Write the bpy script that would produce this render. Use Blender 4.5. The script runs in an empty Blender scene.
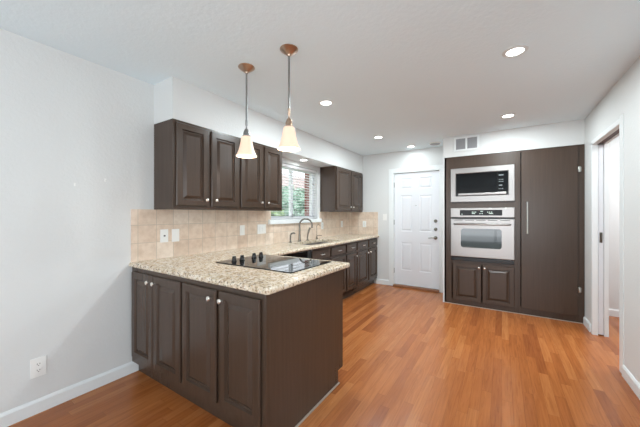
import bpy, bmesh, math, random
from mathutils import Vector, Matrix
random.seed(7)
C = bpy.context.scene.collection
PI = math.pi
S = bpy.context.scene

# ---------------------------------------------------------------- camera
cd = bpy.data.cameras.new('camera'); cam = bpy.data.objects.new('camera', cd); C.objects.link(cam)
cd.sensor_width = 36; cd.lens = 283.5 * 36 / 640; cd.shift_y = 0.65 / 640; cd.clip_start = 0.05
cam.location = (0, 0, 1.307); cam.rotation_euler = (PI / 2, 0, math.radians(32.68))
S.camera = cam

# ---------------------------------------------------------------- world, lights, exposure
W = bpy.data.worlds.new('sky'); S.world = W; W.use_nodes = True
wn = W.node_tree; wn.nodes['Background'].inputs[0].default_value = (0.88, 0.94, 1.0, 1); wn.nodes['Background'].inputs[1].default_value = 2.6
S.view_settings.view_transform = 'Standard'; S.view_settings.look = 'None'
S.view_settings.exposure = 0.23; S.view_settings.gamma = 1; S.view_settings.use_curve_mapping = False

def light(name, kind, loc, energy, color=(1, 1, 1), rot=(0, 0, 0), **k):
    l = bpy.data.lights.new(name, kind); l.energy = energy; l.color = color
    for a, b in k.items(): setattr(l, a, b)
    o = bpy.data.objects.new(name, l); C.objects.link(o); o.location = loc; o.rotation_euler = rot
    return o
# daylight fill lamps, added at guessed windows behind the camera; rear tilted toward ceiling
light('daylight_fill_rear', 'AREA', (-0.2, -3.40, 1.25), 44, (0.90, 0.96, 1.0), (PI / 2 + .75, 0, 0), shape='RECTANGLE', size=3.6, size_y=2.0)
light('daylight_fill_side', 'AREA', (2.93, -1.2, 1.3), 27, (0.90, 0.96, 1.0), (PI / 2, 0, PI / 2), shape='RECTANGLE', size=2.4, size_y=1.9)
light('fill_hall', 'AREA', (1.6, 4.0, 2.40), 32, (0.95, 0.97, 1.0), (0, 0, 0), shape='RECTANGLE', size=0.6, size_y=1.2)  # added downward fill below the hall ceiling
sun = light('sun', 'SUN', (0, 0, 8), 2.2, (.95, 0.97, 1.0), (math.radians(40), 0, math.radians(8)), angle=0.02)
DOWN = 16      # watts per ceiling can

# ---------------------------------------------------------------- materials
def s2l(c): return tuple(((v / 255) / 12.92 if v / 255 <= .04045 else ((v / 255 + .055) / 1.055) ** 2.4) for v in c)
def mat(name, rgb, rough=.5, metal=0, spec=.5, **k):
    m = bpy.data.materials.new(name); m.use_nodes = True; b = m.node_tree.nodes['Principled BSDF']
    b.inputs['Base Color'].default_value = (*s2l(rgb), 1); b.inputs['Roughness'].default_value = rough
    b.inputs['Metallic'].default_value = metal; b.inputs['Specular IOR Level'].default_value = spec
    for a, v in k.items(): b.inputs[a.replace('_', ' ')].default_value = v
    return m
class N:
    def __init__(s, m): s.t = m.node_tree; s.b = s.t.nodes['Principled BSDF']
    def n(s, typ, ins=None, **k):
        x = s.t.nodes.new(typ)
        for a, v in k.items(): setattr(x, a, v)
        for i, v in (ins or {}).items():
            if hasattr(v, 'is_output'): s.t.links.new(v, x.inputs[i])
            else: x.inputs[i].default_value = v
        return x
    def link(s, a, b): s.t.links.new(a, b)
    def math(s, op, a, b=0.0, c=0.0): return s.n('ShaderNodeMath', {0: a, 1: b, 2: c}, operation=op).outputs[0]
    def ramp(s, f, stops, interp='LINEAR'):
        r = s.n('ShaderNodeValToRGB', {0: f}); e = r.color_ramp.elements; r.color_ramp.interpolation = interp
        while len(e) < len(stops): e.new(.5)
        for q, (p, c) in zip(e, stops): q.position = p; q.color = (*s2l(c), 1)
        return r.outputs[0]
    def mix(s, f, a, b, blend='MIX'):
        x = s.n('ShaderNodeMix', data_type='RGBA', blend_type=blend)
        for i, v in ((0, f), (6, a), (7, b)):
            if hasattr(v, 'is_output'): s.link(v, x.inputs[i])
            else: x.inputs[i].default_value = v
        return x.outputs[2]
    def pos(s): return s.n('ShaderNodeNewGeometry').outputs['Position']
    def mapped(s, scale):
        return s.n('ShaderNodeMapping', {0: s.pos(), 3: scale}).outputs[0]
    def bump(s, h, strength, dist=.01):
        b = s.n('ShaderNodeBump', {'Strength': strength, 'Distance': dist, 'Height': h}); s.link(b.outputs[0], s.b.inputs['Normal'])

def paint(name, rgb, rough=.6, bump=.25, scale=55):
    m = mat(name, rgb, rough); q = N(m)
    a = q.n('ShaderNodeTexNoise', {'Vector': q.pos(), 'Scale': scale, 'Detail': 4.0, 'Roughness': .55})
    v = q.n('ShaderNodeTexNoise', {'Vector': q.pos(), 'Scale': 1.3, 'Detail': 2.0})
    col = q.mix(v.outputs[0], (*s2l(tuple(c - 2 for c in rgb)), 1), (*s2l(tuple(min(255, c + 2) for c in rgb)), 1)); q.link(col, q.b.inputs['Base Color'])
    q.bump(a.outputs[0], bump, .004); return m
M = {}
M['wall'] = paint('wall_paint', (216, 217, 216), .55, .45)
M['ceiling'] = paint('ceiling_paint', (232, 244, 250), .8, .5, 40)
M['trim'] = mat('trim_white', (228, 231, 231), .35)
M['door'] = mat('door_white', (226, 228, 232), .35)
M['plate'] = mat('white_plastic', (235, 235, 232), .3)
M['slot'] = mat('dark_slot', (35, 33, 32), .5)
M['black'] = mat('black_plastic', (14, 14, 15), .25)
M['glass_black'] = mat('black_glass', (9, 9, 10), .04, 0, .7)
M['micro_glass'] = mat('microwave_glass', (8, 8, 9), .12, 0, .18)
M['nickel'] = mat('brushed_nickel', (200, 198, 192), .28, 1)
M['knob'] = mat('satin_knob', (235, 230, 222), .22, .85)
M['copper'] = mat('copper', (190, 164, 144), .28, 1)
M['rod'] = mat('rod_bronze', (140, 140, 140), .35, 1)
M['steel'] = mat('stainless', (162, 157, 154), .3, 1)
M['chrome'] = mat('faucet_nickel', (128, 122, 114), .25, 1)
M['recess'] = mat('recess_dark', (22, 19, 17), .8)
M['mark'] = mat('pale_print', (130, 136, 138), .4)
M['brown_track'] = mat('track_brown', (82, 52, 42), .6)
M['threshold'] = mat('threshold_oak', (138, 92, 62), .4)
M['shoe'] = mat('shoe_strip', (158, 144, 132), .4)
M['blind'] = mat('blind_white', (236, 236, 238), .5)
M['vinyl'] = mat('vinyl_white', (225, 227, 230), .4)
M['grille'] = mat('grille_grey', (152, 152, 154), .5)
M['oven_glass'] = mat('oven_glass', (38, 46, 46), .05, 0, 1.0)

def cabinet_mat(name, rgb, axis):
    m = mat(name, rgb, .27, 0, .42); q = N(m)
    sc = (60, 60, 2.2)
    g = q.n('ShaderNodeTexNoise', {'Vector': q.mapped(sc), 'Scale': 1.0, 'Detail': 5.0, 'Roughness': .65})
    dk = tuple(int(c * .93) for c in rgb); lt = tuple(int(min(255, c * 1.05)) for c in rgb)
    q.link(q.ramp(g.outputs[0], [(.3, dk), (.55, rgb), (.75, lt)]), q.b.inputs['Base Color'])
    q.bump(g.outputs[0], .06, .002); return m
M['cab'] = cabinet_mat('cabinet_brown', (70, 55, 45), 0)
M['cab_in'] = mat('cabinet_shadow_gap', (46, 37, 32), .6)

def floor_mat():
    m = mat('oak_floor', (180, 112, 70), .22, 0, .4); q = N(m)
    sx = q.n('ShaderNodeSeparateXYZ', {0: q.pos()}); x, y = sx.outputs[0], sx.outputs[1]
    w, L = .0635, .8
    r = q.math('DIVIDE', x, w); row = q.math('FLOOR', r); fr = q.math('FRACT', r)
    wr = q.n('ShaderNodeTexWhiteNoise', {'W': row}, noise_dimensions='1D')
    yy = q.math('DIVIDE', q.math('ADD', y, q.math('MULTIPLY', wr.outputs[0], 7.3)), L)
    # vary board lengths
    yy = q.math('ADD', yy, q.math('MULTIPLY', q.math('SINE', q.math('MULTIPLY', yy, 2.1)), .28))
    col = q.math('FLOOR', yy); fc = q.math('FRACT', yy)
    idv = q.n('ShaderNodeCombineXYZ', {0: row, 1: col}); wn_ = q.n('ShaderNodeTexWhiteNoise', {'Vector': idv.outputs[0]}, noise_dimensions='2D')
    base = q.ramp(wn_.outputs[0], [(0, (148, 82, 42)), (.08, (163, 95, 49)), (.4, (174, 104, 54)), (.7, (180, 110, 59)), (1, (187, 119, 67))])
    shift = q.n('ShaderNodeCombineXYZ', {0: q.math('MULTIPLY', wn_.outputs[0], 31.0), 1: q.math('MULTIPLY', wn_.outputs[0], 17.0)})
    v = q.n('ShaderNodeVectorMath', {0: q.mapped((26, 1.6, 1)), 1: shift.outputs[0]}, operation='ADD')
    g = q.n('ShaderNodeTexNoise', {'Vector': v.outputs[0], 'Scale': 1.6, 'Detail': 7.0, 'Roughness': .62, 'Distortion': 1.2})
    gc = q.ramp(g.outputs[0], [(.3, (196, 182, 172)), (.5, (232, 228, 224)), (.7, (255, 255, 255))])
    c = q.mix(.75, base, gc, 'MULTIPLY')
    e1 = q.math('LESS_THAN', q.math('MINIMUM', fr, q.math('SUBTRACT', 1.0, fr)), .018)
    e2 = q.math('LESS_THAN', q.math('MINIMUM', fc, q.math('SUBTRACT', 1.0, fc)), .0022)
    e = q.math('MAXIMUM', e1, e2)
    c = q.mix(q.math('MULTIPLY', e, .4), c, (*s2l((96, 52, 30)), 1))
    q.link(c, q.b.inputs['Base Color'])
    ro = q.math('ADD', q.math('MULTIPLY', g.outputs[0], .14), .17); q.link(ro, q.b.inputs['Roughness'])
    h = q.math('SUBTRACT', q.math('MULTIPLY', g.outputs[0], .25), e); q.bump(h, .12, .002)
    return m
M['floor'] = floor_mat()

def granite():
    m = mat('granite', (196, 176, 150), .14, 0, .5); q = N(m)
    a = q.n('ShaderNodeTexNoise', {'Vector': q.pos(), 'Scale': 26.0, 'Detail': 6.0, 'Roughness': .7})
    b = q.n('ShaderNodeTexVoronoi', {'Vector': q.pos(), 'Scale': 95.0, 'Randomness': 1.0})
    d = q.n('ShaderNodeTexNoise', {'Vector': q.pos(), 'Scale': 75.0, 'Detail': 4.0, 'Roughness': .75})
    base = q.ramp(a.outputs[0], [(.3, (184, 158, 130)), (.45, (214, 198, 174)), (.58, (232, 222, 206)), (.75, (208, 202, 194))])
    cell = q.n('ShaderNodeSeparateColor', {0: b.outputs['Color']})
    sp = q.ramp(cell.outputs[0], [(0, (255, 255, 255)), (.62, (236, 226, 210)), (.8, (190, 166, 140)), (.92, (110, 90, 76))], 'CONSTANT')
    c = q.mix(.7, base, sp, 'MULTIPLY')
    dk = q.ramp(d.outputs[0], [(.33, (62, 52, 46)), (.43, (255, 255, 255))])
    c = q.mix(.85, c, dk, 'MULTIPLY'); q.link(c, q.b.inputs['Base Color']); return m
M['granite'] = granite()

def tile():
    m = mat('travertine_tile', (205, 180, 150), .32, 0, .45); q = N(m)
    s = q.n('ShaderNodeSeparateXYZ', {0: q.pos()}); u = q.math('ADD', s.outputs[0], s.outputs[1]); T = .152
    a = q.math('DIVIDE', q.math('ADD', u, 1.449 - .06), T); b = q.math('DIVIDE', q.math('SUBTRACT', s.outputs[2], .91), T)
    fa, fb = q.math('FRACT', a), q.math('FRACT', b)
    idv = q.n('ShaderNodeCombineXYZ', {0: q.math('FLOOR', a), 1: q.math('FLOOR', b)})
    wn_ = q.n('ShaderNodeTexWhiteNoise', {'Vector': idv.outputs[0]}, noise_dimensions='2D')
    base = q.ramp(wn_.outputs[0], [(0, (216, 195, 177)), (.4, (228, 212, 196)), (.75, (221, 201, 183)), (1, (234, 220, 206))])
    n = q.n('ShaderNodeTexNoise', {'Vector': q.pos(), 'Scale': 14.0, 'Detail': 6.0, 'Roughness': .65})
    c = q.mix(.8, base, q.ramp(n.outputs[0], [(.3, (228, 218, 208)), (.6, (255, 253, 250))]), 'MULTIPLY')
    e = q.math('MAXIMUM', q.math('LESS_THAN', q.math('MINIMUM', fa, q.math('SUBTRACT', 1.0, fa)), .017), q.math('LESS_THAN', q.math('MINIMUM', fb, q.math('SUBTRACT', 1.0, fb)), .017))
    c = q.mix(q.math('MULTIPLY', e, .8), c, (*s2l((186, 172, 156)), 1)); q.link(c, q.b.inputs['Base Color'])
    q.bump(q.math('SUBTRACT', 1.0, e), .3, .002); return m
M['tile'] = tile()
def steel():
    m = M['steel']; q = N(m)
    g = q.n('ShaderNodeTexNoise', {'Vector': q.mapped((3, 3, 320)), 'Scale': 1.0, 'Detail': 3.0}); q.link(q.math('ADD', q.math('MULTIPLY', g.outputs[0], .05), .30), q.b.inputs['Roughness'])
steel()
def glow(name, rgb, st):
    m = mat(name, rgb, .5); b = m.node_tree.nodes['Principled BSDF']
    b.inputs['Emission Color'].default_value = (*s2l(rgb), 1); b.inputs['Emission Strength'].default_value = st; return m
M['lens'] = glow('lit_lens', (255, 252, 246), 9)
M['bulb'] = glow('lit_bulb', (255, 240, 220), 2.5)
M['shade'] = glow('lit_opal_glass', (250, 216, 190), .26)
M['digits'] = glow('lit_digits', (175, 190, 180), .35)
def clear(name):
    m = bpy.data.materials.new(name); m.use_nodes = True; t = m.node_tree; t.nodes.clear()
    o = t.nodes.new('ShaderNodeOutputMaterial'); x = t.nodes.new('ShaderNodeMixShader'); a = t.nodes.new('ShaderNodeBsdfTransparent'); g = t.nodes.new('ShaderNodeBsdfGlossy')
    g.inputs['Roughness'].default_value = .02; w_ = t.nodes.new('ShaderNodeLayerWeight'); p_ = t.nodes.new('ShaderNodeMath'); p_.operation = 'POWER'; p_.inputs[1].default_value = 2.6; t.links.new(w_.outputs['Facing'], p_.inputs[0]); f = t.nodes.new('ShaderNodeMath'); f.operation = 'MULTIPLY_ADD'; f.inputs[1].default_value = .8; f.inputs[2].default_value = .04; t.links.new(p_.outputs[0], f.inputs[0])
    t.links.new(f.outputs[0], x.inputs[0]); t.links.new(a.outputs[0], x.inputs[1]); t.links.new(g.outputs[0], x.inputs[2]); t.links.new(x.outputs[0], o.inputs[0]); return m
M['pane'] = clear('window_glass')
def leafm(name, a, b):
    m = mat(name, a, .6); q = N(m); n = q.n('ShaderNodeTexNoise', {'Vector': q.pos(), 'Scale': 6.0, 'Detail': 3.0})
    q.link(q.ramp(n.outputs[0], [(.35, a), (.65, b)]), q.b.inputs['Base Color']); return m
M['leaf'] = leafm('leaf_green', (104, 140, 88), (176, 200, 150)); M['leaf2'] = leafm('leaf_blue_green', (104, 140, 120), (170, 196, 176))
M['bark'] = mat('bark', (104, 84, 70), .9); M['soil'] = leafm('lawn', (104, 128, 78), (140, 150, 104))
def brick(name, c1, c2, mort):
    m = mat(name, c1, .8); q = N(m); s = q.n('ShaderNodeSeparateXYZ', {0: q.pos()})
    v = q.n('ShaderNodeCombineXYZ', {0: q.math('ADD', s.outputs[0], s.outputs[1]), 1: s.outputs[2]})
    b = q.n('ShaderNodeTexBrick', {'Vector': v.outputs[0], 'Color1': (*s2l(c1), 1), 'Color2': (*s2l(c2), 1), 'Mortar': (*s2l(mort), 1), 'Scale': 1.0, 'Mortar Size': .008, 'Brick Width': .2, 'Row Height': .07})
    q.link(b.outputs[0], q.b.inputs['Base Color']); return m
M['brick'] = brick('red_brick', (122, 56, 54), (140, 70, 62), (150, 120, 112))
M['brick_pale'] = brick('pale_brick', (212, 178, 170), (222, 192, 184), (226, 212, 206))

# ---------------------------------------------------------------- geometry helpers
BASE = {}
def bm_(): return bmesh.new()
def box(b, x0, x1, y0, y1, z0, z1, bev=0, seg=2):
    r = bmesh.ops.create_cube(b, size=1)
    for v in r['verts']: v.co = Vector(((x0 + x1) / 2 + v.co.x * (x1 - x0), (y0 + y1) / 2 + v.co.y * (y1 - y0), (z0 + z1) / 2 + v.co.z * (z1 - z0)))
    if bev:
        es = list({e for v in r['verts'] for e in v.link_edges}); bmesh.ops.bevel(b, geom=es, offset=bev, segments=seg, affect='EDGES', profile=.5)
    return b
def lathe(b, prof, c, ax='z', n=28, sgn=1):
    """prof: list of (radius, height along axis)"""
    rings = []
    for r, h in prof:
        ring = []
        for i in range(n):
            a = 2 * PI * i / n; p = (r * math.cos(a), r * math.sin(a), h * sgn)
            if ax == 'x': p = (p[2], p[0], p[1])
            elif ax == 'y': p = (p[0], p[2], p[1])
            ring.append(b.verts.new(Vector(p) + Vector(c)))
        rings.append(ring)
    for A, B in zip(rings, rings[1:]):
        for i in range(n): b.faces.new((A[i], A[(i + 1) % n], B[(i + 1) % n], B[i]))
    if prof[0][0] > 1e-5: b.faces.new(rings[0])
    if prof[-1][0] > 1e-5: b.faces.new(list(reversed(rings[-1])))
    return b
def tube(b, pts, r, n=12):
    pts = [Vector(p) for p in pts]; rr = r if isinstance(r, (list, tuple)) else [r] * len(pts); rings = []
    up = None
    for i, p in enumerate(pts):
        t = (pts[min(i + 1, len(pts) - 1)] - pts[max(i - 1, 0)]).normalized()
        if up is None: up = t.orthogonal().normalized()
        up = (up - t * up.dot(t)).normalized(); s = t.cross(up)
        rings.append([b.verts.new(p + (up * math.cos(2 * PI * k / n) + s * math.sin(2 * PI * k / n)) * rr[i]) for k in range(n)])
    for A, B in zip(rings, rings[1:]):
        for k in range(n): b.faces.new((A[k], A[(k + 1) % n], B[(k + 1) % n], B[k]))
    b.faces.new(rings[0]); b.faces.new(list(reversed(rings[-1]))); return b
def rings_panel(b, F, a0, a1, b0, b1, rings, back):
    """nested rectangles: raised-panel joinery. F maps (a,b,d) to world; rings = [(inset, depth)]"""
    R = []
    for ins, d in [(0, back)] + rings:
        R.append([b.verts.new(F(p, q, d)) for p, q in ((a0 + ins, b0 + ins), (a1 - ins, b0 + ins), (a1 - ins, b1 - ins), (a0 + ins, b1 - ins))])
    for A, B in zip(R, R[1:]):
        for i in range(4): b.faces.new((A[i], A[(i + 1) % 4], B[(i + 1) % 4], B[i]))
    b.faces.new(R[-1]); b.faces.new(list(reversed(R[0]))); return b
def obj(name, b, m, parent=None, smooth=False):
    bmesh.ops.remove_doubles(b, verts=b.verts, dist=1e-6)
    bmesh.ops.recalc_face_normals(b, faces=b.faces)
    me = bpy.data.meshes.new(name); root = parent
    off = Vector((0, 0, 0))
    if parent is not None:
        off = BASE[parent.name]; bmesh.ops.translate(b, verts=b.verts, vec=-off)
    b.to_mesh(me); b.free()
    me.materials.append(m)
    if smooth:
        me.shade_smooth() if hasattr(me, 'shade_smooth') else None
        try: me.set_sharp_from_angle(angle=math.radians(35))
        except Exception: pass
    o = bpy.data.objects.new(name, me); C.objects.link(o)
    if parent is not None: o.parent = parent
    BASE[o.name] = off
    return o
def thing(name, label, cat, loc, group=None):
    o = bpy.data.objects.new(name, None); C.objects.link(o); o.location = loc; o.empty_display_size = .1
    o['label'] = label; o['category'] = cat
    if group: o['group'] = group
    BASE[o.name] = Vector(loc); return o
def tag(o, label, cat, group=None):
    o['label'] = label; o['category'] = cat
    if group: o['group'] = group
    return o
def struct(name, b, m, parent=None, label=None, cat=None):
    o = obj(name, b, m, parent)
    if parent is None: o['kind'] = 'structure'
    if label: o['label'] = label
    if cat: o['category'] = cat
    return o
def sempty(name, loc, label, cat):
    o = thing(name, label, cat, loc); o['kind'] = 'structure'; return o
FY = lambda y: (lambda a, z, d: Vector((a, y - d, z)))     # faces -y (towards the camera)
FX = lambda x: (lambda a, z, d: Vector((x + d, a, z)))     # faces +x

# dimensions
WL, YB, XR, H = -2.573, 5.086, .831, 2.44
YO = 4.541; YP = 1.127; ZU = 1.348; ZS = 2.096; XU = -2.278; YU = 1.308

# ---------------------------------------------------------------- structure
b = bm_(); box(b, WL - .15, 3.15, -3.65, YB + .15, -.12, 0); struct('floor', b, M['floor'], label='glossy warm brown wood plank floor', cat='floor')
b = bm_(); box(b, WL - .15, 3.15, -3.65, YB + .15, H, H + .12); struct('ceiling', b, M['ceiling'], label='pale grey textured ceiling with recessed lights', cat='ceiling')
wy0, wy1, wz0, wz1 = 2.80, 3.935, 1.235, 2.03
b = bm_()
for q in ((-3.65, wy0, 0, H), (wy1, YB + .15, 0, H), (wy0, wy1, 0, wz0), (wy0, wy1, wz1, H)): box(b, WL - .15, WL, q[0], q[1], q[2], q[3])
struct('wall_left', b, M['wall'], label='pale grey textured wall behind the sink and peninsula', cat='wall')
# back wall with door opening
dx0, dx1, dz = -1.664, -.880, 2.052
b = bm_()
box(b, WL, dx0, YB, YB + .15, 0, H); box(b, dx1, 3.15, YB, YB + .15, 0, H); box(b, dx0, dx1, YB, YB + .15, dz, H); box(b, dx0, dx1, YB + .12, YB + .15, 0, dz)
struct('wall_back', b, M['wall'], label='pale grey wall around the white back door', cat='wall')
# right wall with pocket door opening; it ends at y=0.9 where the room widens
XW = XR + .120; oy0, oy1, oz = 3.335, 4.205, 2.062
b = bm_()
box(b, XR, XW, .9, oy0, 0, H); box(b, XR, XW, oy0, oy1, oz + .03, H)
box(b, XR, XR + .038, oy1, YB, 0, H); box(b, XW - .026, XW, oy1, YB, 0, H)
box(b, XR, XR + .04, oy0, oy1, oz, oz + .03); box(b, XW - .028, XW, oy0, oy1, oz, oz + .03)
struct('wall_right', b, M['wall'], label='pale wall holding the pocket door opening', cat='wall')
b = bm_(); box(b, XR, 3.0, .78, .9, 0, H); box(b, 3.0, 3.15, -3.65, -2.5, 0, H); box(b, 3.0, 3.15, .1, YB + .15, 0, H); box(b, 3.0, 3.15, -2.5, .1, 2.25, H); box(b, 3.0, 3.15, -2.5, .1, 0, .35); struct('wall_side', b, M['wall'])
b = bm_(); box(b, WL, -2.0, -3.65, -3.5, 0, H); box(b, 1.6, 3.0, -3.65, -3.5, 0, H); box(b, -2.0, 1.6, -3.65, -3.5, 2.25, H); box(b, -2.0, 1.6, -3.65, -3.5, 0, .2); struct('wall_rear', b, M['wall'])
b = bm_(); box(b, 2.35, 2.45, .9, YB, 0, H); struct('wall_hall', b, M['wall'], label='pale wall of the room beyond the pocket door', cat='wall')
# soffit over the wall cabinets and sink (a lower ceiling box)
b = bm_(); box(b, WL, XU, YU, YB, ZS, H); struct('trim_1', b, M['wall'], label='boxed soffit above the wall cabinets and window', cat='soffit')
b = bm_(); box(b, -.738, XR, YO, YB, 2.143, H); box(b, -.738, -.718, YO, YB, 0, 2.143); struct('trim_2', b, M['wall'], label='boxed soffit and end wall around the oven cabinet', cat='soffit')
# unseen pale carpet, added to bounce neutral light up onto the ceiling
M['carpet'] = paint('carpet', (214, 210, 204), .95, .8, 90)
b = bm_(); box(b, WL, 3.0, -3.5, -.75, 0, .012, .004); box(b, XR + .4, 3.0, -.75, .78, 0, .012, .004); tag(struct('trim_7', b, M['carpet']), 'added pale carpet behind the viewer, bouncing light to the ceiling', 'carpet')
# baseboards
def baseb(b, F, a0, a1, h=.092, t=.014):
    v = [(0, 0), (t, 0), (t, h - .018), (t * .45, h - .004), (0, h)]
    A = [b.verts.new(F(a0, z, d)) for d, z in v]; B = [b.verts.new(F(a1, z, d)) for d, z in v]
    n = len(v)
    for i in range(n): b.faces.new((A[i], A[(i + 1) % n], B[(i + 1) % n], B[i]))
    b.faces.new(A); b.faces.new(list(reversed(B)))
FXn = lambda x: (lambda a, z, d: Vector((x - d, a, z)))
b = bm_(); baseb(b, FX(WL), -3.5, YP + .06); struct('baseboard_left', b, M['trim'])
b = bm_(); baseb(b, FY(YB), -2.0, -1.752); baseb(b, FY(YB), .98, 2.35); struct('baseboard_back', b, M['trim'])
b = bm_(); baseb(b, FXn(XR), oy1 + .06, YO); baseb(b, FXn(XR), .9, oy0 - .082); struct('baseboard_right', b, M['trim'])

# rear windows behind the camera: frames and mullions only seen as reflections
def glazing(name, x0, x1, y0, y1, z0, z1, ax):
    w = sempty(name, ((x0 + x1) / 2, (y0 + y1) / 2, z0), 'large white framed window behind the viewer', 'window')
    b = bm_(); t = .05
    if ax == 'y':
        for q in (x0, (x0 + x1) / 2 - t / 2, x1 - t): box(b, q, q + t, y0, y1, z0, z1)
        for q in (z0, z1 - t): box(b, x0, x1, y0, y1, q, q + t)
    else:
        for q in (y0, (y0 + y1) / 2 - t / 2, y1 - t): box(b, x0, x1, q, q + t, z0, z1)
        for q in (z0, z1 - t): box(b, x0, x1, y0, y1, q, q + t)
    obj('window_frame', b, M['vinyl'], w)
glazing('window_2', -2.0, 1.6, -3.6, -3.54, .2, 2.25, 'y')
glazing('window_3', 3.04, 3.1, -2.5, .1, .35, 2.25, 'x')

# ---- kitchen window
w1 = sempty('window_1', (WL, (wy0 + wy1) / 2, wz0), 'white sliding window with blinds above the sink', 'window')
b = bm_(); t = .045; X0, X1 = WL - .14, WL - .085
for y in (wy0, (wy0 + wy1) / 2 - .02, wy1 - t): box(b, X0, X1, y, y + t, wz0, wz1, .004, 1)
for z in (wz0, wz1 - t): box(b, X0, X1, wy0, wy1, z, z + t, .004, 1)
obj('window_frame', b, M['vinyl'], w1)
b = bm_(); box(b, WL - .116, WL - .110, wy0 + t, wy1 - t, wz0 + t, wz1 - t); obj('pane', b, M['pane'], w1)
b = bm_(); box(b, WL - .085, WL + .045, 2.745, 3.998, wz0 - .062, wz0, .006); obj('sill', b, M['trim'], w1)
bl = thing('window_blind', 'white horizontal slat blind hanging in the window over the sink', 'blind', (WL - .04, (wy0 + wy1) / 2, wz1 - .004))
b = bm_(); box(b, WL - .075, WL - .02, wy0 + .01, wy1 - .01, wz1 - .045, wz1 - .004, .004, 1); obj('headrail', b, M['blind'], bl)
b = bm_(); z = wz1 - .07
while z > wz0 + .04:
    yy0, yy1 = wy0 + .015, wy1 - .015
    vs = [Vector((WL - .07, yy0, z - .001)), Vector((WL - .048, yy0, z + .0015)), Vector((WL - .024, yy0, z + .001))]
    A = [b.verts.new(v) for v in vs] + [b.verts.new(v - Vector((0, 0, .0016))) for v in reversed(vs)]
    B = [b.verts.new(v.co + Vector((0, yy1 - yy0, 0))) for v in A]
    for i in range(6): b.faces.new((A[i], A[(i + 1) % 6], B[(i + 1) % 6], B[i]))
    b.faces.new(A); b.faces.new(list(reversed(B))); z -= .041
obj('slats', b, M['blind'], bl)
b = bm_(); box(b, WL - .068, WL - .026, wy0 + .015, wy1 - .015, wz0 + .006, wz0 + .022, .003, 1); obj('bottom_rail', b, M['blind'], bl)
for y in (wy0 + .15, (wy0 + wy1) / 2, wy1 - .15):
    b = bm_(); tube(b, [(WL - .022, y, wz1 - .03), (WL - .022, y, wz0 + .02)], .0012, 6); obj('cord', b, M['blind'], bl)

# ---- backsplash
b = bm_(); T = .010; z0 = .912
box(b, WL, WL + T, 1.124, 2.745, z0, ZU); box(b, WL, WL + T, 2.745, 3.998, z0, wz0 - .063); box(b, WL, WL + T, 3.998, YB, z0, ZU); box(b, WL + T, -1.963, YB - T, YB, z0, ZU)
box(b, WL, WL + T, 2.745, wy0 - .004, wz0 + .001, ZU)
struct('wall_backsplash', b, M['tile'], label='beige square stone tile backsplash', cat='backsplash')

# ---- back door (six panel)
cz = .072
b = bm_()
box(b, dx0 - cz - .015, dx0 - .012, YB - .016, YB, 0, dz + .075, .004); box(b, dx1 + .012, -.74, YB - .016, YB, 0, dz + .075, .004); box(b, dx0 - cz - .015, -.74, YB - .017, YB, dz + .012, dz + .08, .004)
box(b, dx0 - .012, dx0 + .004, YB - .012, YB + .12, 0, dz + .012); box(b, dx1 - .004, dx1 + .012, YB - .012, YB + .12, 0, dz + .012); box(b, dx0, dx1, YB - .012, YB + .12, dz - .004, dz + .012)
struct('trim_3', b, M['trim'], label='white door casing around the back door', cat='door casing')
d1 = sempty('door_1', ((dx0 + dx1) / 2, YB + .02, 0), 'white six panel back door with lever and two deadbolts', 'door')
sx0, sx1, sz0, sz1 = dx0 + .008, dx1 - .008, .036, dz - .012
yf = YB + .018
b = bm_(); box(b, sx0, sx1, yf + .008, yf + .045, sz0, sz1)
cols = [(-1.53, -1.335), (-1.21, -1.005)]; rows = [(.30, .80), (1.00, 1.64), (1.76, 1.95)]
# stiles and rails in front of a slightly deeper field
xs = [sx0, cols[0][0], cols[0][1], cols[1][0], cols[1][1], sx1]; zs = [sz0, rows[0][0], rows[0][1], rows[1][0], rows[1][1], rows[2][0], rows[2][1], sz1]
for i in range(0, 6, 2): box(b, xs[i], xs[i + 1], yf, yf + .008, sz0, sz1)
for c in cols:
    for j in range(0, 8, 2): box(b, c[0], c[1], yf, yf + .008, zs[j], zs[j + 1])
    for r in rows: rings_panel(b, FY(yf + .008), c[0], c[1], r[0], r[1], [(0, .007), (.010, .0005), (.018, .0005), (.042, .0065)], 0)
slab = obj('door_slab', b, M['door'], d1)
for z in (1.19, 1.05):
    b = bm_(); lathe(b, [(.028, 0), (.028, .006), (.022, .016), (.017, .02), (.0001, .021)], (-.945, yf, z), 'y', 20, -1); obj('deadbolt', b, M['chrome'], slab, True)
b = bm_(); lathe(b, [(.030, 0), (.030, .006), (.014, .012), (.012, .045), (.0001, .046)], (-.945, yf, .905), 'y', 20, -1)
tube(b, [(-.945, yf - .04, .905), (-.99, yf - .043, .907), (-1.03, yf - .040, .902), (-1.055, yf - .036, .898)], [.011, .009, .008, .007], 10); obj('lever_handle', b, M['chrome'], slab, True)
b = bm_(); lathe(b, [(.008, 0), (.008, .003), (.0001, .0035)], (-1.27, yf, 1.46), 'y', 12, -1); obj('peephole', b, M['chrome'], slab)
for z in (1.84, 1.16, .28):
    b = bm_(); lathe(b, [(.007, -.045), (.007, .045)], (dx0 + .004, yf - .006, z), 'z', 10); obj('hinge', b, M['chrome'], d1, True)
b = bm_(); box(b, dx0, dx1, YB - .05, YB + .12, 0, .030, .004); obj('threshold', b, M['threshold'], d1)

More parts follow.
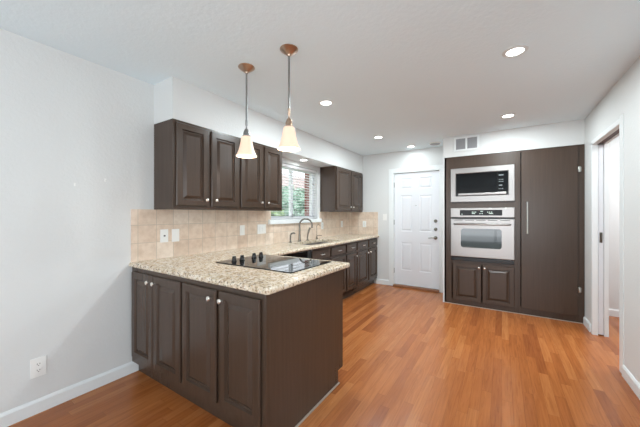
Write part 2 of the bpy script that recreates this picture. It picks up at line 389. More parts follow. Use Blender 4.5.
# ---- pocket door and its casing
b = bm_()
box(b, XR - .006, XR, oy0 - .080, oy0 + .001, 0, oz + .06, .002); box(b, XR - .006, XR, oy1 - .001, oy1 + .028, 0, oz + .03, .002); box(b, XR - .006, XR, oy0 - .001, oy1 + .028, oz, oz + .045, .002)
box(b, XR - .004, XW + .006, oy0 - .0, oy0 + .012, 0, oz); box(b, XR - .004, XR + .042, oy1 - .012, oy1, 0, oz); box(b, XR + .090, XW + .006, oy1 - .012, oy1, 0, oz)
struct('trim_4', b, M['trim'], label='white jamb and casing of the pocket door opening', cat='door casing')
b = bm_(); box(b, XR + .042, XR + .090, oy0, oy1, oz + .005, oz + .03); struct('trim_5', b, M['brown_track'], label='brown track above the pocket door opening', cat='track')
d2 = sempty('door_2', (XR + .067, oy1 + .3, 0), 'white pocket door slid into the right wall, only its edge showing', 'door')
b = bm_(); box(b, XR + .0455, XR + .0875, oy1 - .006, oy1 + .78, .01, oz - .006, .002, 1); pd = obj('door_slab', b, M['door'], d2)
b = bm_(); box(b, XR + .055, XR + .078, oy1 - .009, oy1 - .005, 1.00, 1.11, .001, 1); lt = obj('latch_plate', b, M['chrome'], pd)

# ---------------------------------------------------------------- cabinets
DOOR = [(0, .013), (.006, .020), (.050, .020), (.056, .006), (.064, .0055), (.090, .0185)]
DRAW = [(0, .012), (.007, .019), (.014, .019)]
def knob(parent, F, a, z, d=.019):
    b = bm_(); c = F(a, z, d); ax = 'y' if abs((F(a, z, 1) - F(a, z, 0)).y) > .5 else 'x'; sg = -1 if ax == 'y' else 1
    lathe(b, [(.006, 0), (.0055, .012), (.013, .018), (.0155, .023), (.014, .028), (.008, .031), (.0001, .032)], c, ax, 20, sg)
    return obj('knob', b, M['knob'], parent, True)
def cdoor(parent, F, a0, a1, z0, z1, kn=None, name='door'):
    b = bm_(); rings_panel(b, F, a0, a1, z0, z1, DOOR, .006); d = obj(name, b, M['cab'], parent)
    if kn: knob(d, F, *kn)
    return d
def cabinet_carcass(b, F, a0, a1, z0, z1, depth, openings, fr=.02):
    """box with a face frame: the openings sit behind the doors"""
    def bx(p0, p1, q0, q1, d0, d1):
        A = F(p0, q0, d0); B = F(p1, q1, d1); box(b, min(A.x, B.x), max(A.x, B.x), min(A.y, B.y), max(A.y, B.y), min(A.z, B.z), max(A.z, B.z))
    t = .018
    bx(a0, a0 + t, z0, z1, -depth, -.018); bx(a1 - t, a1, z0, z1, -depth, -.018); bx(a0 + t, a1 - t, z0, z0 + t, -depth, -.018); bx(a0 + t, a1 - t, z1 - t, z1, -depth, -.018); bx(a0 + t, a1 - t, z0 + t, z1 - t, -depth, -depth + .008)
    bx(a0, a1, z0, z1, -.018, 0)

# peninsula base units
ZC0, ZC1 = .10, .872
def base_unit(label, x0, x1, doors, yb, panel=None, group='peninsula base cabinets'):
    t_ = thing('base_cabinet', label, 'cabinet', ((x0 + x1) / 2, YP + .3, 0), group)
    F = FY(YP); b = bm_()
    cabinet_carcass(b, F, x0, x1, ZC0, ZC1, yb - YP, []); obj('carcass', b, M['cab'], t_)
    b = bm_(); box(b, x0, x1, YP + .05, yb - .075, 0, ZC0); obj('toe_kick', b, M['cab'], t_)
    for (p, q, k) in doors: cdoor(t_, F, p, q, .152, .842, (k, .792))
    return t_
base_unit('dark brown two door base cabinet of the peninsula against the grey wall', WL + .016, -1.834, [(-2.527, -2.208, -2.243), (-2.193, -1.846, -2.162)], 1.975)
pen = base_unit('dark brown two door base cabinet at the free end of the peninsula', -1.834, -1.082, [(-1.822, -1.466, -1.506), (-1.434, -1.100, -1.402)], 1.975)
b = bm_()
for f_ in ([(YP - .001, 0), (1.918, 0), (1.918, .1), (1.993, .1), (1.993, ZC1), (YP - .001, ZC1)],):
    A = [b.verts.new((-1.064, y, z)) for y, z in f_]; B = [b.verts.new((-1.082, y, z)) for y, z in f_]; n = len(f_)
    for i in range(n): b.faces.new((A[i], A[(i + 1) % n], B[(i + 1) % n], B[i]))
    b.faces.new(A); b.faces.new(list(reversed(B)))
obj('end_panel', b, M['cab'], pen)
b = bm_(); box(b, -1.064, -1.052, YP, 1.925, 0, .012, .004); o = obj('shoe_strip', b, M['shoe'], pen); o['label'] = 'pale strip along the floor at the end panel'

# far run along the window wall
XF = -1.985
def run_unit(label, y0, y1, fronts, group='base cabinets along the sink wall'):
    t_ = thing('base_cabinet', label, 'cabinet', ((WL + XF) / 2, (y0 + y1) / 2, 0), group); F = FX(XF); b = bm_()
    cabinet_carcass(b, F, y0, y1, ZC0, ZC1 - (.20 if 'sink' in label else 0) * 0, XF - WL - .016, []) if 'sink' not in label else None
    if 'sink' in label:
        box(b, WL + .016, XF, y0, y0 + .018, ZC0, ZC1); box(b, WL + .016, XF, y1 - .018, y1, ZC0, ZC1); box(b, WL + .016, XF, y0, y1, ZC0, ZC0 + .018); box(b, XF - .018, XF, y0, y1, ZC0, ZC1)
    obj('carcass', b, M['cab'], t_)
    b = bm_(); box(b, WL + .016, XF - .06, y0, y1, 0, ZC0); obj('toe_kick', b, M['cab'], t_)
    for (p, q, k) in fronts:
        b = bm_(); rings_panel(b, F, p, q, .722, .846, DRAW, 0); dr = obj('drawer_front', b, M['cab'], t_)
        c = (p + q) / 2; l = .045; b = bm_(); x = XF + .019
        tube(b, [(x - .001, c - l, .785), (x + .022, c - l, .785), (x + .026, c - l + .006, .785), (x + .026, c + l - .006, .785), (x + .022, c + l, .785), (x - .001, c + l, .785)], .0048, 8); obj('pull', b, M['knob'], dr, True)
        cdoor(t_, F, p, q, .145, .692, (k, .64))
run_unit('dark brown base cabinet under the sink with two doors', 2.876, 3.806, [(2.896, 3.325, 3.295), (3.36, 3.785, 3.39)])
run_unit('narrow dark brown base cabinet just beyond the sink cabinet', 3.806, 4.178, [(3.826, 4.158, 4.125)])
run_unit('dark brown two door base cabinet meeting the back wall', 4.178, 5.084, [(4.198, 4.625, 4.59), (4.672, 5.06, 4.705)])
cb = thing('corner_cabinet', 'plain dark corner base cabinet joining peninsula and sink wall', 'cabinet', (-2.27, 2.1, 0)); b = bm_()
box(b, WL + .016, XF, 1.977, 2.262, ZC0, ZC1); obj('carcass', b, M['cab'], cb); b = bm_(); box(b, WL + .016, XF - .06, 1.977, 2.262, 0, ZC0); obj('toe_kick', b, M['cab'], cb)
dw = thing('dishwasher', 'black built-in dishwasher under the counter next to the sink cabinet', 'dishwasher', (-2.28, 2.57, 0))
b = bm_(); box(b, WL + .02, XF - .005, 2.266, 2.872, .06, ZC1 - .002); obj('tub', b, M['black'], dw)
b = bm_(); box(b, XF - .005, XF + .02, 2.27, 2.868, .11, .74, .006); obj('door', b, M['glass_black'], dw)
b = bm_(); box(b, XF - .005, XF + .026, 2.27, 2.868, .745, .868, .006); cp = obj('control_panel', b, M['glass_black'], dw)
b = bm_(); box(b, XF + .026, XF + .04, 2.40, 2.74, .765, .785, .004); obj('handle', b, M['black'], cp)

# wall cabinets
def wall_unit(label, y0, y1, doors, group, z1=ZS - .001):
    t_ = thing('wall_cabinet', label, 'cabinet', ((WL + XU) / 2, (y0 + y1) / 2, ZU), group); F = FX(XU); b = bm_()
    cabinet_carcass(b, F, y0, y1, ZU, z1, XU - WL - .002, []); obj('carcass', b, M['cab'], t_)
    for (p, q, k) in doors: cdoor(t_, F, p, q, ZU + .03, z1 - .022, (k, ZU + .085))
    return t_
g = 'wall cabinets'
wc = wall_unit('brown two door wall cabinet nearest the bare grey wall, above the cooktop', YU, 2.004, [(1.330, 1.634, 1.604), (1.668, 1.988, 1.706)], g)
wall_unit('brown two door wall cabinet beside the left edge of the window', 2.004, 2.685, [(2.022, 2.338, 2.304), (2.368, 2.668, 2.408)], g)
wall_unit('brown two door wall cabinet between window and back door', 4.012, 5.084, [(4.036, 4.535, 4.505), (4.575, 5.062, 4.612)], g)

# ---------------------------------------------------------------- countertop
zt, zb = .912, .874
xsn = [WL + .001, -2.40, -2.03, -1.94, -1.04]; ysn = [1.110, 2.085, 2.965, 3.79, YB - .001]
def solid(i, j):
    if j == 0: return True
    if i == 3: return False
    return not (i == 1 and j == 2)
b = bm_(); vt = {}
def vv(i, j, k):
    if (i, j, k) not in vt: vt[(i, j, k)] = b.verts.new((xsn[i], ysn[j], (zt, zb)[k]))
    return vt[(i, j, k)]
for i in range(4):
    for j in range(4):
        if not solid(i, j): continue
        b.faces.new((vv(i, j, 0), vv(i + 1, j, 0), vv(i + 1, j + 1, 0), vv(i, j + 1, 0))); b.faces.new((vv(i, j, 1), vv(i, j + 1, 1), vv(i + 1, j + 1, 1), vv(i + 1, j, 1)))
        for (di, dj, p, q) in ((-1, 0, (i, j), (i, j + 1)), (1, 0, (i + 1, j), (i + 1, j + 1)), (0, -1, (i, j), (i + 1, j)), (0, 1, (i, j + 1), (i + 1, j + 1))):
            a, c = i + di, j + dj
            if not (0 <= a < 4 and 0 <= c < 4 and solid(a, c)): b.faces.new((vv(*p, 0), vv(*q, 0), vv(*q, 1), vv(*p, 1)))
bmesh.ops.recalc_face_normals(b, faces=b.faces)
corner = [e for e in b.edges if abs(e.verts[0].co.z - e.verts[1].co.z) > .01 and e.verts[0].co.x > -1.05]
bmesh.ops.bevel(b, geom=corner, offset=.02, segments=4, affect='EDGES', profile=.5)
es = [e for e in b.edges if len(e.link_faces) == 2 and abs(e.verts[0].co.z - e.verts[1].co.z) < 1e-6 and e.calc_face_angle(0) > .5 and (min(v.co.x for v in e.verts) > -1.96 or max(v.co.y for v in e.verts) < 1.14)]
bmesh.ops.bevel(b, geom=es, offset=.013, segments=3, affect='EDGES', profile=.5)
tag(obj('countertop', b, M['granite'], None, True), 'speckled beige granite countertop running over the peninsula and sink wall', 'countertop')

# cooktop
ct = thing('cooktop', 'black glass cooktop with four knobs set in the granite peninsula', 'cooktop', (-1.565, 1.74, zt))
b = bm_(); box(b, -1.957, -1.175, 1.478, 2.008, zt + .0005, zt + .008, .003); gl = obj('glass_top', b, M['glass_black'], ct)
for (x, y) in ((-1.84, 1.57), (-1.83, 1.645), (-1.84, 1.79), (-1.83, 1.865)):
    b = bm_(); lathe(b, [(.021, 0), (.022, .005), (.018, .010), (.017, .030), (.014, .034), (.0001, .035)], (x, y, zt + .0085), 'z', 22); box(b, x - .0045, x + .0045, y - .017, y + .017, zt + .038, zt + .052, .002, 1)
    k_ = obj('knob', b, M['black'], ct, True)
    b = bm_(); box(b, x - .0012, x + .0012, y - .016, y, zt + .052, zt + .0528); obj('pointer', b, M['mark'], k_)
ringm = mat('burner_ring', (48, 48, 50), .2)
for (x, y, r) in ((-1.62, 1.62, .085), (-1.34, 1.62, .105), (-1.62, 1.87, .105), (-1.34, 1.87, .075)):
    b = bm_(); n = 40
    A = [b.verts.new((x + r * math.cos(2 * PI * i / n), y + r * math.sin(2 * PI * i / n), zt + .0083)) for i in range(n)]; B = [b.verts.new((x + (r - .003) * math.cos(2 * PI * i / n), y + (r - .003) * math.sin(2 * PI * i / n), zt + .0083)) for i in range(n)]
    for i in range(n): b.faces.new((A[i], A[(i + 1) % n], B[(i + 1) % n], B[i]))
    obj('burner_ring', b, ringm, ct)

# sink
sk = thing('sink', 'stainless steel undermount double sink below the window', 'sink', (-2.215, 3.378, .69))
def basin(y0, y1):
    b = bm_(); x0, x1 = -2.408, -2.022; zt_ = .8735
    rings = [[(x0, y0, zt_), (x1, y0, zt_), (x1, y1, zt_), (x0, y1, zt_)], [(x0 + .012, y0 + .012, zt_), (x1 - .012, y0 + .012, zt_), (x1 - .012, y1 - .012, zt_), (x0 + .012, y1 - .012, zt_)], [(x0 + .03, y0 + .03, .70), (x1 - .03, y0 + .03, .70), (x1 - .03, y1 - .03, .70), (x0 + .03, y1 - .03, .70)]]
    out = [[(x0, y0, zt_ - .004), (x1, y0, zt_ - .004), (x1, y1, zt_ - .004), (x0, y1, zt_ - .004)], [(x0 + .028, y0 + .028, .697), (x1 - .028, y0 + .028, .697), (x1 - .028, y1 - .028, .697), (x0 + .028, y1 - .028, .697)]]
    R = [[b.verts.new(p) for p in r] for r in rings + list(reversed(out))]
    seq = [R[0], R[1], R[2]]
    for A, B in zip(seq, seq[1:]):
        for i in range(4): b.faces.new((A[i], A[(i + 1) % 4], B[(i + 1) % 4], B[i]))
    b.faces.new(R[2])
    o1, o0 = R[4], R[3]
    for A, B in ((R[0], o1), (o1, o0)):
        for i in range(4): b.faces.new((A[i], A[(i + 1) % 4], B[(i + 1) % 4], B[i]))
    b.faces.new(o0)
    return b
for y0, y1 in ((2.960, 3.375), (3.38, 3.795)):
    bs = obj('basin', basin(y0, y1), M['steel'], sk)
    b = bm_(); lathe(b, [(.0001, 0), (.042, .0), (.045, .003), (.03, .0035), (.0001, .001)], (-2.225, (y0 + y1) / 2, .7005), 'z', 20); obj('drain', b, M['chrome'], bs, True)

# faucet and its neighbours
fx, fy = -2.47, 3.30
fa = thing('faucet', 'brushed nickel gooseneck kitchen faucet arching over the sink', 'faucet', (fx, fy, zt))
b = bm_(); lathe(b, [(.027, .0005), (.027, .006), (.019, .014), (.016, .05), (.0155, .10), (.013, .11)], (fx, fy, zt), 'z', 22); obj('base', b, M['chrome'], fa, True)
b = bm_(); R_ = .092; pts = [(fx, fy, zt + .10), (fx, fy, zt + .235)]
ux, uy = .72, .69
for i in range(1, 17):
    a = PI * i / 16; r = R_ * (1 - math.cos(a)); pts.append((fx + ux * r, fy + uy * r, zt + .235 + R_ * math.sin(a)))
pts += [(fx + ux * 2 * R_, fy + uy * 2 * R_, zt + .195)]
tube(b, pts, [.0125] * (len(pts) - 1) + [.015], 14); obj('spout', b, M['chrome'], fa, True)
def stub(name, label, cat, x, y, mk):
    t_ = thing(name, label, cat, (x, y, zt)); b = bm_(); lathe(b, [(.022, .0005), (.022, .005), (.013, .012), (.011, .04)], (x, y, zt), 'z', 18); obj('base', b, M['chrome'], t_, True)
    b = bm_(); mk(b, x, y); return t_, b
t_, b = stub('soap_dispenser', 'short nickel soap dispenser left of the faucet', 'dispenser', -2.47, 3.09, lambda b, x, y: tube(b, [(x, y, zt + .04), (x, y, zt + .10), (x + .01, y + .01, zt + .125), (x + .035, y + .03, zt + .133), (x + .05, y + .045, zt + .122)], [.011, .011, .012, .010, .007], 12)); obj('pump', b, M['chrome'], t_, True)
t_, b = stub('side_sprayer', 'nickel side sprayer just right of the faucet', 'sprayer', -2.47, 3.50, lambda b, x, y: tube(b, [(x, y, zt + .04), (x + .004, y + .004, zt + .09), (x + .015, y + .016, zt + .15), (x + .03, y + .03, zt + .19)], [.010, .012, .016, .013], 12)); obj('spray_head', b, M['chrome'], t_, True)
def drink(b, x, y):
    p = [(x, y, zt + .04), (x, y, zt + .20)]
    for i in range(1, 9):
        a = PI * i / 8; r = .028 * (1 - math.cos(a)); p.append((x + r * .7, y + r * .7, zt + .20 + .028 * math.sin(a)))
    tube(b, p, .0045, 8)
t_, b = stub('water_filter_tap', 'slender drinking water tap at the right end of the sink', 'tap', -2.48, 3.77, drink); obj('spout', b, M['chrome'], t_, True)
b = bm_(); tube(b, [(-2.48, 3.77, zt + .05), (-2.45, 3.81, zt + .055), (-2.43, 3.84, zt + .05)], .005, 8); obj('handle', b, M['chrome'], t_, True)

# ---------------------------------------------------------------- plates
def plate(name, label, F, a, z, w, h, kind, n=1):
    c0 = F(a, z, 0); t_ = thing(name, label, 'switch' if 'switch' in name else 'outlet', c0, 'wall plates')
    b = bm_(); A = F(a - w / 2, z - h / 2, .0004); B = F(a + w / 2, z + h / 2, .006)
    box(b, min(A.x, B.x), max(A.x, B.x), min(A.y, B.y), max(A.y, B.y), A.z, B.z, .002, 2); cv = obj('cover_plate', b, M['plate'], t_)
    def sub(nm, a0, a1, z0, z1, d0, d1, m, par):
        b = bm_(); A = F(a0, z0, d0); B = F(a1, z1, d1); box(b, min(A.x, B.x), max(A.x, B.x), min(A.y, B.y), max(A.y, B.y), A.z, B.z); return obj(nm, b, m, par)
    for i in range(n):
        c = a + (i - (n - 1) / 2) * .046
        if kind == 'outlet':
            for s in (-1, 1):
                r = sub('receptacle', c - .0165, c + .0165, z + s * .020 - .014, z + s * .020 + .014, .006, .008, M['plate'], t_)
                b = bm_()
                for e in (-.0065, .0065):
                    A = F(c + e - .0013, z + s * .020 - .002, .008); B = F(c + e + .0013, z + s * .020 + .007, .0085); box(b, min(A.x, B.x), max(A.x, B.x), min(A.y, B.y), max(A.y, B.y), A.z, B.z)
                A = F(c - .0025, z + s * .020 - .010, .008); B = F(c + .0025, z + s * .020 - .006, .0085); box(b, min(A.x, B.x), max(A.x, B.x), min(A.y, B.y), max(A.y, B.y), A.z, B.z)
                obj('slots', b, M['slot'], r)
        elif kind == 'gfci':
            r = sub('receptacle', c - .0165, c + .0165, z - .034, z + .034, .006, .0085, M['plate'], t_); sub('reset_button', c - .008, c + .008, z - .006, z + .006, .0085, .010, M['slot'], r)
        else:
            sub('rocker', c - .0165, c + .0165, z - .033, z + .033, .006, .0085, M['plate'], t_)
FW = FX(WL + .0102)
plate('wall_outlet', 'white outlet on the tile nearest the bare grey wall', FW, 1.392, 1.112, .072, .118, 'gfci')
plate('light_switch', 'white switch plate on the tile, second from the grey wall', FW, 1.497, 1.110, .072, .118, 'switch')
plate('light_switch', 'narrow white switch plate on the tile left of the double switch', FW, 2.304, 1.118, .072, .118, 'switch')
plate('light_switch', 'wide white double switch plate on the tile left of the window sill', FW, 2.622, 1.118, .150, .118, 'switch', 2)
plate('wall_outlet', 'white outlet on the tile just right of the window sill', FW, 4.06, 1.11, .072, .118, 'outlet')
plate('wall_outlet', 'white outlet on the tile under the far wall cabinet', FW, 4.76, 1.12, .072, .118, 'outlet')
plate('wall_outlet', 'white outlet on the short tiled strip of the back wall', FY(YB - .0102), -2.235, 1.115, .072, .118, 'outlet')
plate('light_switch', 'white switch plate on the plain wall between tile and back door', FY(YB), -1.83, 1.25, .072, .118, 'switch')
plate('wall_outlet', 'white outlet low on the bare grey wall near the baseboard', FX(WL), .570, .300, .078, .125, 'outlet')
# hooks left on the wall
for y, z, lb in ((.76, 1.52, 'small nail in the bare grey wall, the left and lower of two'), (.945, 1.57, 'small nail in the bare grey wall, the right and upper of two')):
    b = bm_(); tube(b, [(WL - .01, y, z), (WL + .018, y, z + .006)], .0018, 8); box(b, WL, WL + .002, y - .005, y + .005, z - .012, z + .012, .0008, 1); tag(obj('picture_nail', b, M['plate']), lb, 'nail', 'nails in the left wall')

# ---------------------------------------------------------------- oven tower and pantry
F = FY(YO)
tw = thing('oven_cabinet', 'tall dark brown cabinet housing microwave and wall oven', 'cabinet', (-.27, 4.8, 0))
b = bm_()
X0, X1 = -.716, .182
# shell with front openings for the appliances
box(b, X0, X0 + .02, YO, YB - .002, 0, 2.141); box(b, X1 - .02, X1, YO + .02, YB - .002, 0, 2.141)
box(b, X0 + .02, X1 - .02, YB - .02, YB - .002, 0, 2.141)
for z0, z1 in ((0, .03), (.615, .633), (1.395, 1.47), (2.12, 2.141)): box(b, X0 + .02, X1 - .02, YO + .02, YB - .02, z0, z1)
box(b, X0, -.62, YO, YO + .02, 0, 2.141); box(b, .133, X1, YO, YO + .02, 0, 2.141)
for z0, z1 in ((0, .08), (.598, .645), (1.386, 1.49), (1.95, 2.141)): box(b, -.62, .133, YO, YO + .02, z0, z1)
obj('carcass', b, M['cab'], tw)
cdoor(tw, F, -.605, -.240, .068, .602, (-.268, .560)); cdoor(tw, F, -.228, .140, .068, .602, (-.200, .560))
b = bm_(); box(b, X0, X1, YO - .012, YO, 0, .008, .002); obj('shoe_strip', b, M['shoe'], tw)
pn = thing('pantry_cabinet', 'tall dark brown pantry cabinet with plain slab door beside the ovens', 'cabinet', (.5, 4.8, 0))
b = bm_(); X0, X1 = .183, .829
box(b, X0, X0 + .02, YO, YB - .002, 0, 2.141); box(b, X1 - .085, X1, YO, YO + .02, 0, 2.141); box(b, X1 - .02, X1, YO + .02, YB - .002, 0, 2.141); box(b, X0 + .001, X1 - .001, YO + .002, YB - .003, 2.11, 2.140); box(b, X0 + .001, X1 - .001, YO + .002, YB - .003, .001, .10); box(b, X0, X1, YB - .02, YB - .002, 0, 2.12)
obj('carcass', b, M['cab'], pn)
b = bm_(); box(b, .212, .765, YO - .021, YO - .001, .085, 2.118, .003); pdr = obj('door', b, M['cab'], pn)
b = bm_(); x = .275; y = YO - .021
tube(b, [(x, y + .001, 1.08), (x, y - .028, 1.08)], .006, 10); tube(b, [(x, y + .001, 1.44), (x, y - .028, 1.44)], .006, 10); tube(b, [(x, y - .030, 1.055), (x, y - .030, 1.465)], .0085, 12); obj('handle', b, M['nickel'], pdr, True)
for z in (1.845, .400):
    b = bm_(); lathe(b, [(.010, -.033), (.012, -.027), (.012, .027), (.010, .033)], (.780, YO - .012, z), 'z', 12); box(b, .768, .800, YO - .004, YO, z - .026, z + .026, .002, 1); obj('hinge', b, M['nickel'], pn, True)
b = bm_(); box(b, .183, .829, YO - .012, YO, 0, .008, .002); obj('shoe_strip', b, M['shoe'], pn)

# microwave with trim kit
mw = thing('microwave', 'built-in black microwave in a wide stainless trim frame above the oven', 'microwave', (-.245, 4.7, 1.49))
b = bm_(); FO = FY(YO)
def frame(b, a0, a1, z0, z1, i0, i1, j0, j1, d0, d1):
    for q in ((a0, i0, z0, z1), (i1, a1, z0, z1), (i0, i1, z0, j0), (i0, i1, j1, z1)): box(b, q[0], q[1], YO - d1, YO - d0, q[2], q[3])
def rframe(b, o, i, d0, d1, lip):
    (a0, a1, z0, z1), (c0, c1, e0, e1) = o, i
    R = [[(a0, z0), (a1, z0), (a1, z1), (a0, z1)]] * 1
    P = [((a0, a1, z0, z1), d0), ((a0, a1, z0, z1), d1 - .004), ((a0 + .004, a1 - .004, z0 + .004, z1 - .004), d1), ((c0 - .006, c1 + .006, e0 - .006, e1 + .006), d1), ((c0, c1, e0, e1), d1 - lip), ((c0, c1, e0, e1), d0)]
    L = [[b.verts.new(FO(x, z, d)) for x, z in ((r[0], r[2]), (r[1], r[2]), (r[1], r[3]), (r[0], r[3]))] for r, d in P]
    L.append(L[0])
    for A, B in zip(L, L[1:]):
        for k in range(4): b.faces.new((A[k], A[(k + 1) % 4], B[(k + 1) % 4], B[k]))
rframe(b, (-.630, .143, 1.482, 1.965), (-.562, .072, 1.568, 1.888), .0005, .022, .006); obj('trim_frame', b, M['steel'], mw)
b = bm_(); box(b, -.575, .085, YO + .0, YO + .35, 1.556, 1.90); obj('body', b, M['black'], mw)
b = bm_(); box(b, -.553, -.055, YO - .016, YO - .0005, 1.612, 1.882, .003); mdr = obj('door', b, M['micro_glass'], mw)
b = bm_(); box(b, -.53, .050, YO - .024, YO - .0005, 1.574, 1.606, .005); obj('bottom_strip', b, M['steel'], mw)
b = bm_(); box(b, -.050, .066, YO - .015, YO - .0005, 1.612, 1.882, .003); mcp = obj('control_panel', b, M['micro_glass'], mw)
mk = [(-.035, .018, 1.828, 1.842), (-.035, .004, 1.69, 1.705)] + [(-.035 + w_ * .020, -.024 + w_ * .020, 1.77 - q * .028, 1.78 - q * .028) for q in range(2) for w_ in range(3)] + [(-.035 + q * .020, -.026 + q * .020, 1.645, 1.657) for q in range(3)]
for q in mk:
    b = bm_(); box(b, q[0], q[1], YO - .0158, YO - .0149, q[2], q[3]); obj('button', b, M['mark'], mcp)

# wall oven
ov = thing('wall_oven', 'stainless steel wall oven with dark window, below the microwave', 'oven', (-.245, 4.7, .64))
b = bm_(); box(b, -.600, .12, YO + .0, YO + .5, .65, 1.38); obj('body', b, M['black'], ov)
b = bm_(); box(b, -.630, .143, YO - .028, YO - .0005, 1.262, 1.395, .006); ocp = obj('control_panel', b, M['steel'], ov)
def rrect(b, a0, a1, z0, z1, d0, d1, r, n=6):
    pts = []
    for cx, cz_, s in ((a1 - r, z1 - r, 0), (a0 + r, z1 - r, 1), (a0 + r, z0 + r, 2), (a1 - r, z0 + r, 3)):
        for k in range(n + 1): a = PI / 2 * (s + k / n); pts.append((cx + r * math.cos(a), cz_ + r * math.sin(a)))
    A = [b.verts.new(FO(x, z, d0)) for x, z in pts]; B = [b.verts.new(FO(x, z, d1)) for x, z in pts]; m = len(pts)
    for i in range(m): b.faces.new((A[i], A[(i + 1) % m], B[(i + 1) % m], B[i]))
    b.faces.new(A); b.faces.new(list(reversed(B)))
b = bm_(); rrect(b, -.508, .005, 1.288, 1.366, .0275, .030, .008); dp = obj('display', b, M['micro_glass'], ocp)
for (x, w_, z) in ((-.485, .010, 1.307), (-.355, .012, 1.335), (-.335, .012, 1.335), (-.315, .012, 1.335), (-.25, .03, 1.345), (-.262, .012, 1.315), (-.235, .012, 1.315), (-.17, .012, 1.335), (-.15, .014, 1.335), (-.125, .014, 1.335), (-.355, .04, 1.316), (-.15, .05, 1.316)):
    b = bm_(); box(b, x, x + w_, YO - .0308, YO - .0299, z - .006, z + .006); obj('display_mark', b, M['digits'], dp)
b = bm_(); box(b, -.62, .133, YO - .010, YO - .0005, 1.238, 1.262); obj('vent_gap', b, M['black'], ov)
b = bm_(); box(b, -.630, .143, YO - .038, YO - .0005, .700, 1.240, .008); odr = obj('door', b, M['steel'], ov)
b = bm_()
for x in (-.58, -.44, -.30, -.16, -.02): box(b, x, x + .11, YO - .0392, YO - .0378, 1.218, 1.225)
obj('vent_slots', b, M['black'], odr)
b = bm_(); rrect(b, -.495, -.002, .835, 1.105, .0375, .0405, .035); obj('oven_window', b, M['oven_glass'], odr)
b = bm_(); y = YO - .038; z = 1.168; hp = [(-.575, y + .001, z), (-.572, y - .022, z), (-.555, y - .040, z)]
for i in range(9): u = i / 8; hp.append((-.52 + u * .555, y - .046 - .006 * math.sin(PI * u), z))
hp += [(.075, y - .040, z), (.088, y - .022, z), (.09, y + .001, z)]
tube(b, hp, .014, 12); obj('handle', b, M['steel'], odr, True)
b = bm_(); box(b, -.622, .136, YO - .022, YO - .0005, .640, .690, .003); obj('bottom_trim', b, M['black'], ov)

# air vent
av = thing('air_vent', 'white double air vent grille high on the soffit above the oven', 'vent', (-.43, YO, 2.24))
b = bm_(); box(b, -.580, -.275, YO - .004, YO - .0004, 2.222, 2.412, .001, 1); obj('backing', b, M['grille'], av)
b = bm_(); 
for q in ((-.588, -.562), (-.440, -.416), (-.292, -.266)): box(b, q[0], q[1], YO - .012, YO - .004, 2.215, 2.418, .002, 1)
for z0, z1 in ((2.215, 2.24), (2.394, 2.418)): box(b, -.588, -.266, YO - .0115, YO - .004, z0, z1, .002, 1)
obj('frame', b, M['trim'], av)
for x0, x1 in ((-.561, -.441), (-.415, -.293)):
    b = bm_(); z = 2.25
    while z < 2.39: box(b, x0, x1, YO - .010, YO - .005, z, z + .005); z += .0115
    obj('grille', b, M['grille'], av)

# ---------------------------------------------------------------- ceiling fixtures
def can(x, y, z, label, e=DOWN, r=.052):
    t_ = thing('recessed_light', label, 'ceiling light', (x, y, z), 'recessed ceiling lights')
    b = bm_(); lathe(b, [(r, -.0005), (r + .022, -.0005), (r + .024, -.004), (r + .004, -.010), (r, -.006)], (x, y, z), 'z', 36); b.faces.ensure_lookup_table()
    b.free(); b = bm_(); n = 36; pr = [(r, -.001), (r + .024, -.001), (r + .024, -.004), (r + .006, -.009), (r, -.008)]
    L = [[b.verts.new((x + q * math.cos(2 * PI * i / n), y + q * math.sin(2 * PI * i / n), z + h)) for i in range(n)] for q, h in pr]; L.append(L[0])
    for A, B in zip(L, L[1:]):
        for i in range(n): b.faces.new((A[i], A[(i + 1) % n], B[(i + 1) % n], B[i]))
    obj('trim_ring', b, M['trim'], t_, True)
    b = bm_(); lathe(b, [(r + .002, -.001), (r + .002, -.004), (.0001, -.0055)], (x, y, z), 'z', 36); obj('lens', b, M['lens'], t_)
    light('can_light', 'AREA', (x, y, z - .012), e, (.86, .965, 1.0), (0, 0, 0), shape='DISK', size=.12)
can(.077, 2.388, H, 'lit recessed ceiling light nearest the viewer, high on the right')
can(-1.502, 2.454, H, 'lit recessed ceiling light just right of the pendants')
can(.059, 3.906, H, 'lit recessed ceiling light in front of the pantry cabinet')
can(-1.525, 3.968, H, 'lit recessed ceiling light in front of the far wall cabinet')
can(-1.277, 4.805, H, 'lit recessed ceiling light closest to the back door', DOWN * .15, .05)
can(-2.42, 3.33, ZS, 'lit recessed light under the soffit over the sink', .6, .05)
sd = thing('ceiling_speaker', 'small round grey ceiling disc left of the air vent', 'speaker', (-.896, 4.789, H))
b = bm_(); lathe(b, [(.085, -.0005), (.085, -.012), (.078, -.018)], (-.896, 4.789, H), 'z', 32, 1); obj('rim', b, M['plate'], sd, True)
b = bm_(); lathe(b, [(.075, -.0182), (.07, -.022), (.0001, -.024)], (-.896, 4.789, H), 'z', 32, 1); obj('grille', b, M['grille'], sd, True)

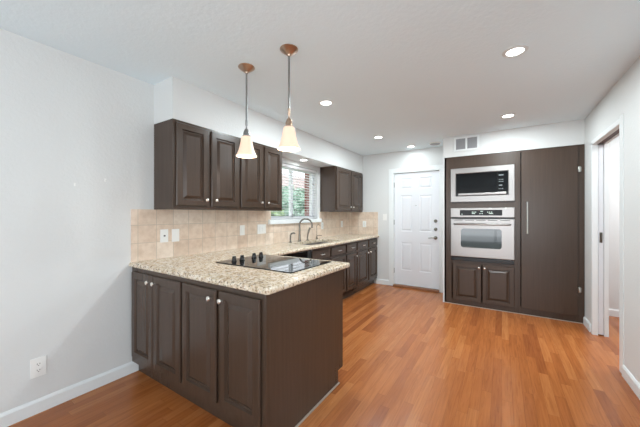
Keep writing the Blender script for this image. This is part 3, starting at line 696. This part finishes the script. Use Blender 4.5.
def pendant(x, y, label):
    t_ = thing('pendant_light', label, 'pendant light', (x, y, H), 'pendant lights over the peninsula')
    b = bm_(); lathe(b, [(.0615, -.0005), (.063, -.006), (.050, -.018), (.026, -.036), (.013, -.042), (.010, -.05), (.0001, -.052)], (x, y, H), 'z', 36); obj('canopy', b, M['copper'], t_, True)
    b = bm_(); tube(b, [(x, y, H - .04), (x, y, 2.03)], .0068, 10); obj('rod', b, M['rod'], t_, True)
    b = bm_(); lathe(b, [(.0048, 2.035), (.009, 2.03), (.009, 1.99), (.006, 1.985), (.006, 1.965), (.013, 1.96), (.02, 1.945), (.024, 1.93), (.024, 1.915), (.032, 1.908), (.034, 1.898), (.0001, 1.897)], (x, y, 0), 'z', 28); obj('socket', b, M['rod'] if x < -1.5 else M['copper'], t_, True)
    b = bm_(); out = [(.032, 1.905), (.038, 1.897), (.043, 1.875), (.047, 1.845), (.054, 1.815), (.063, 1.787), (.074, 1.764), (.080, 1.752)]
    n = 40; L = [[b.verts.new((x + q * math.cos(2 * PI * i / n), y + q * math.sin(2 * PI * i / n), h)) for i in range(n)] for q, h in out + [(r - .003, h) for r, h in reversed(out)]]; L.append(L[0])
    for A, B in zip(L, L[1:]):
        for i in range(n): b.faces.new((A[i], A[(i + 1) % n], B[(i + 1) % n], B[i]))
    obj('lamp_shade', b, M['shade'], t_, True)
    b = bm_(); lathe(b, [(.0001, 1.785), (.012, 1.788), (.02, 1.80), (.022, 1.815), (.016, 1.84), (.011, 1.86), (.011, 1.896)], (x, y, 0), 'z', 20); obj('bulb', b, M['bulb'], t_, True)
    light('bulb_light', 'POINT', (x, y, 1.765), 1.5, (1, .92, .84), shadow_soft_size=.025)
pendant(-1.655, 1.532, 'lit bell glass pendant on a rod, the left one, nearer the grey wall')
pendant(-1.229, 1.522, 'lit bell glass pendant on a rod, the right one, with copper socket')

# ---------------------------------------------------------------- outside the sink window
b = bm_(); box(b, -16, WL - .2, -4, 22, -.3, -.14); o = struct('ground', b, M['soil'])
def foliage(b, c, R, n, s):
    for _ in range(n):
        d = Vector((random.gauss(0, 1), random.gauss(0, 1), random.gauss(0, 1))).normalized(); r = random.uniform(.55, 1.0) ** .5
        p = Vector(c) + Vector((d.x * R[0], d.y * R[1], d.z * R[2])) * r
        a = Vector((random.gauss(0, 1), random.gauss(0, 1), random.gauss(0, 1))).normalized(); q = a.orthogonal().normalized(); s_ = s * random.uniform(.6, 1.3)
        v = [b.verts.new(p + a * s_), b.verts.new(p + q * s_ * .5), b.verts.new(p - a * s_), b.verts.new(p - q * s_ * .5)]; b.faces.new(v)
def plant(name, label, cat, c, R, n, m, trunk):
    t_ = thing(name, label, cat, (c[0], c[1], -.14)); b = bm_(); foliage(b, c, R, n, .11); o = obj('foliage', b, M[m], t_)
    b = bm_(); tube(b, [(c[0], c[1], -.16), (c[0] + .05, c[1] + .03, (c[2] - .14) / 2), (c[0], c[1], c[2])], [trunk, trunk * .8, trunk * .4], 8)
    for k in range(6): a = k * PI / 3; tube(b, [(c[0], c[1], c[2] * .6), (c[0] + R[0] * .6 * math.cos(a), c[1] + R[1] * .6 * math.sin(a), c[2] + R[2] * .3)], [trunk * .5, trunk * .15], 6)
    obj('trunk', b, M['bark'], t_)
plant('shrub', 'leafy green shrub low outside the window, on the left', 'shrub', (-4.8, 4.7, .85), (.7, .8, 1.0), 2600, 'leaf', .05)
plant('shrub', 'bluish green shrub outside the window, on the right', 'shrub', (-5.2, 6.6, .8), (.9, .9, 1.0), 2600, 'leaf2', .05)
plant('tree', 'tall green tree farther back outside the window', 'tree', (-8.5, 10.0, 1.3), (2.2, 2.2, 1.3), 5000, 'leaf2', .14)
plant('tree', 'tall yellow green tree outside the window, left of the other', 'tree', (-8.2, 5.6, 1.3), (1.4, 1.6, 1.2), 3500, 'leaf', .14)
b = bm_(); box(b, -3.45, -3.33, 4.78, 4.90, -.14, 2.5, .006, 1); tag(obj('brick_post', b, M['brick']), 'dark red brick post outside the right side of the window', 'post')
b = bm_(); box(b, -3.9, WL - .152, 1.0, 6.5, 2.5, 2.62); struct('trim_6', b, M['trim'], label='white eave outside the sink window', cat='eave')
nh = thing('neighbour_house', 'pale brick house beyond the trees outside the window', 'house', (-13.5, 13, -.14))
b = bm_(); box(b, -14.5, -12.5, 8, 19, -.14, 3.0); obj('wall', b, M['brick_pale'], nh)
b = bm_(); v = [(-14.9, 3.0), (-12.1, 3.0), (-13.5, 4.2)]; A = [b.verts.new((x, 7.6, z)) for x, z in v]; B = [b.verts.new((x, 19.4, z)) for x, z in v]
for i in range(3): b.faces.new((A[i], A[(i + 1) % 3], B[(i + 1) % 3], B[i]))
b.faces.new(A); b.faces.new(list(reversed(B))); obj('roof', b, mat('roof_shingle', (168, 150, 146), .9), nh)
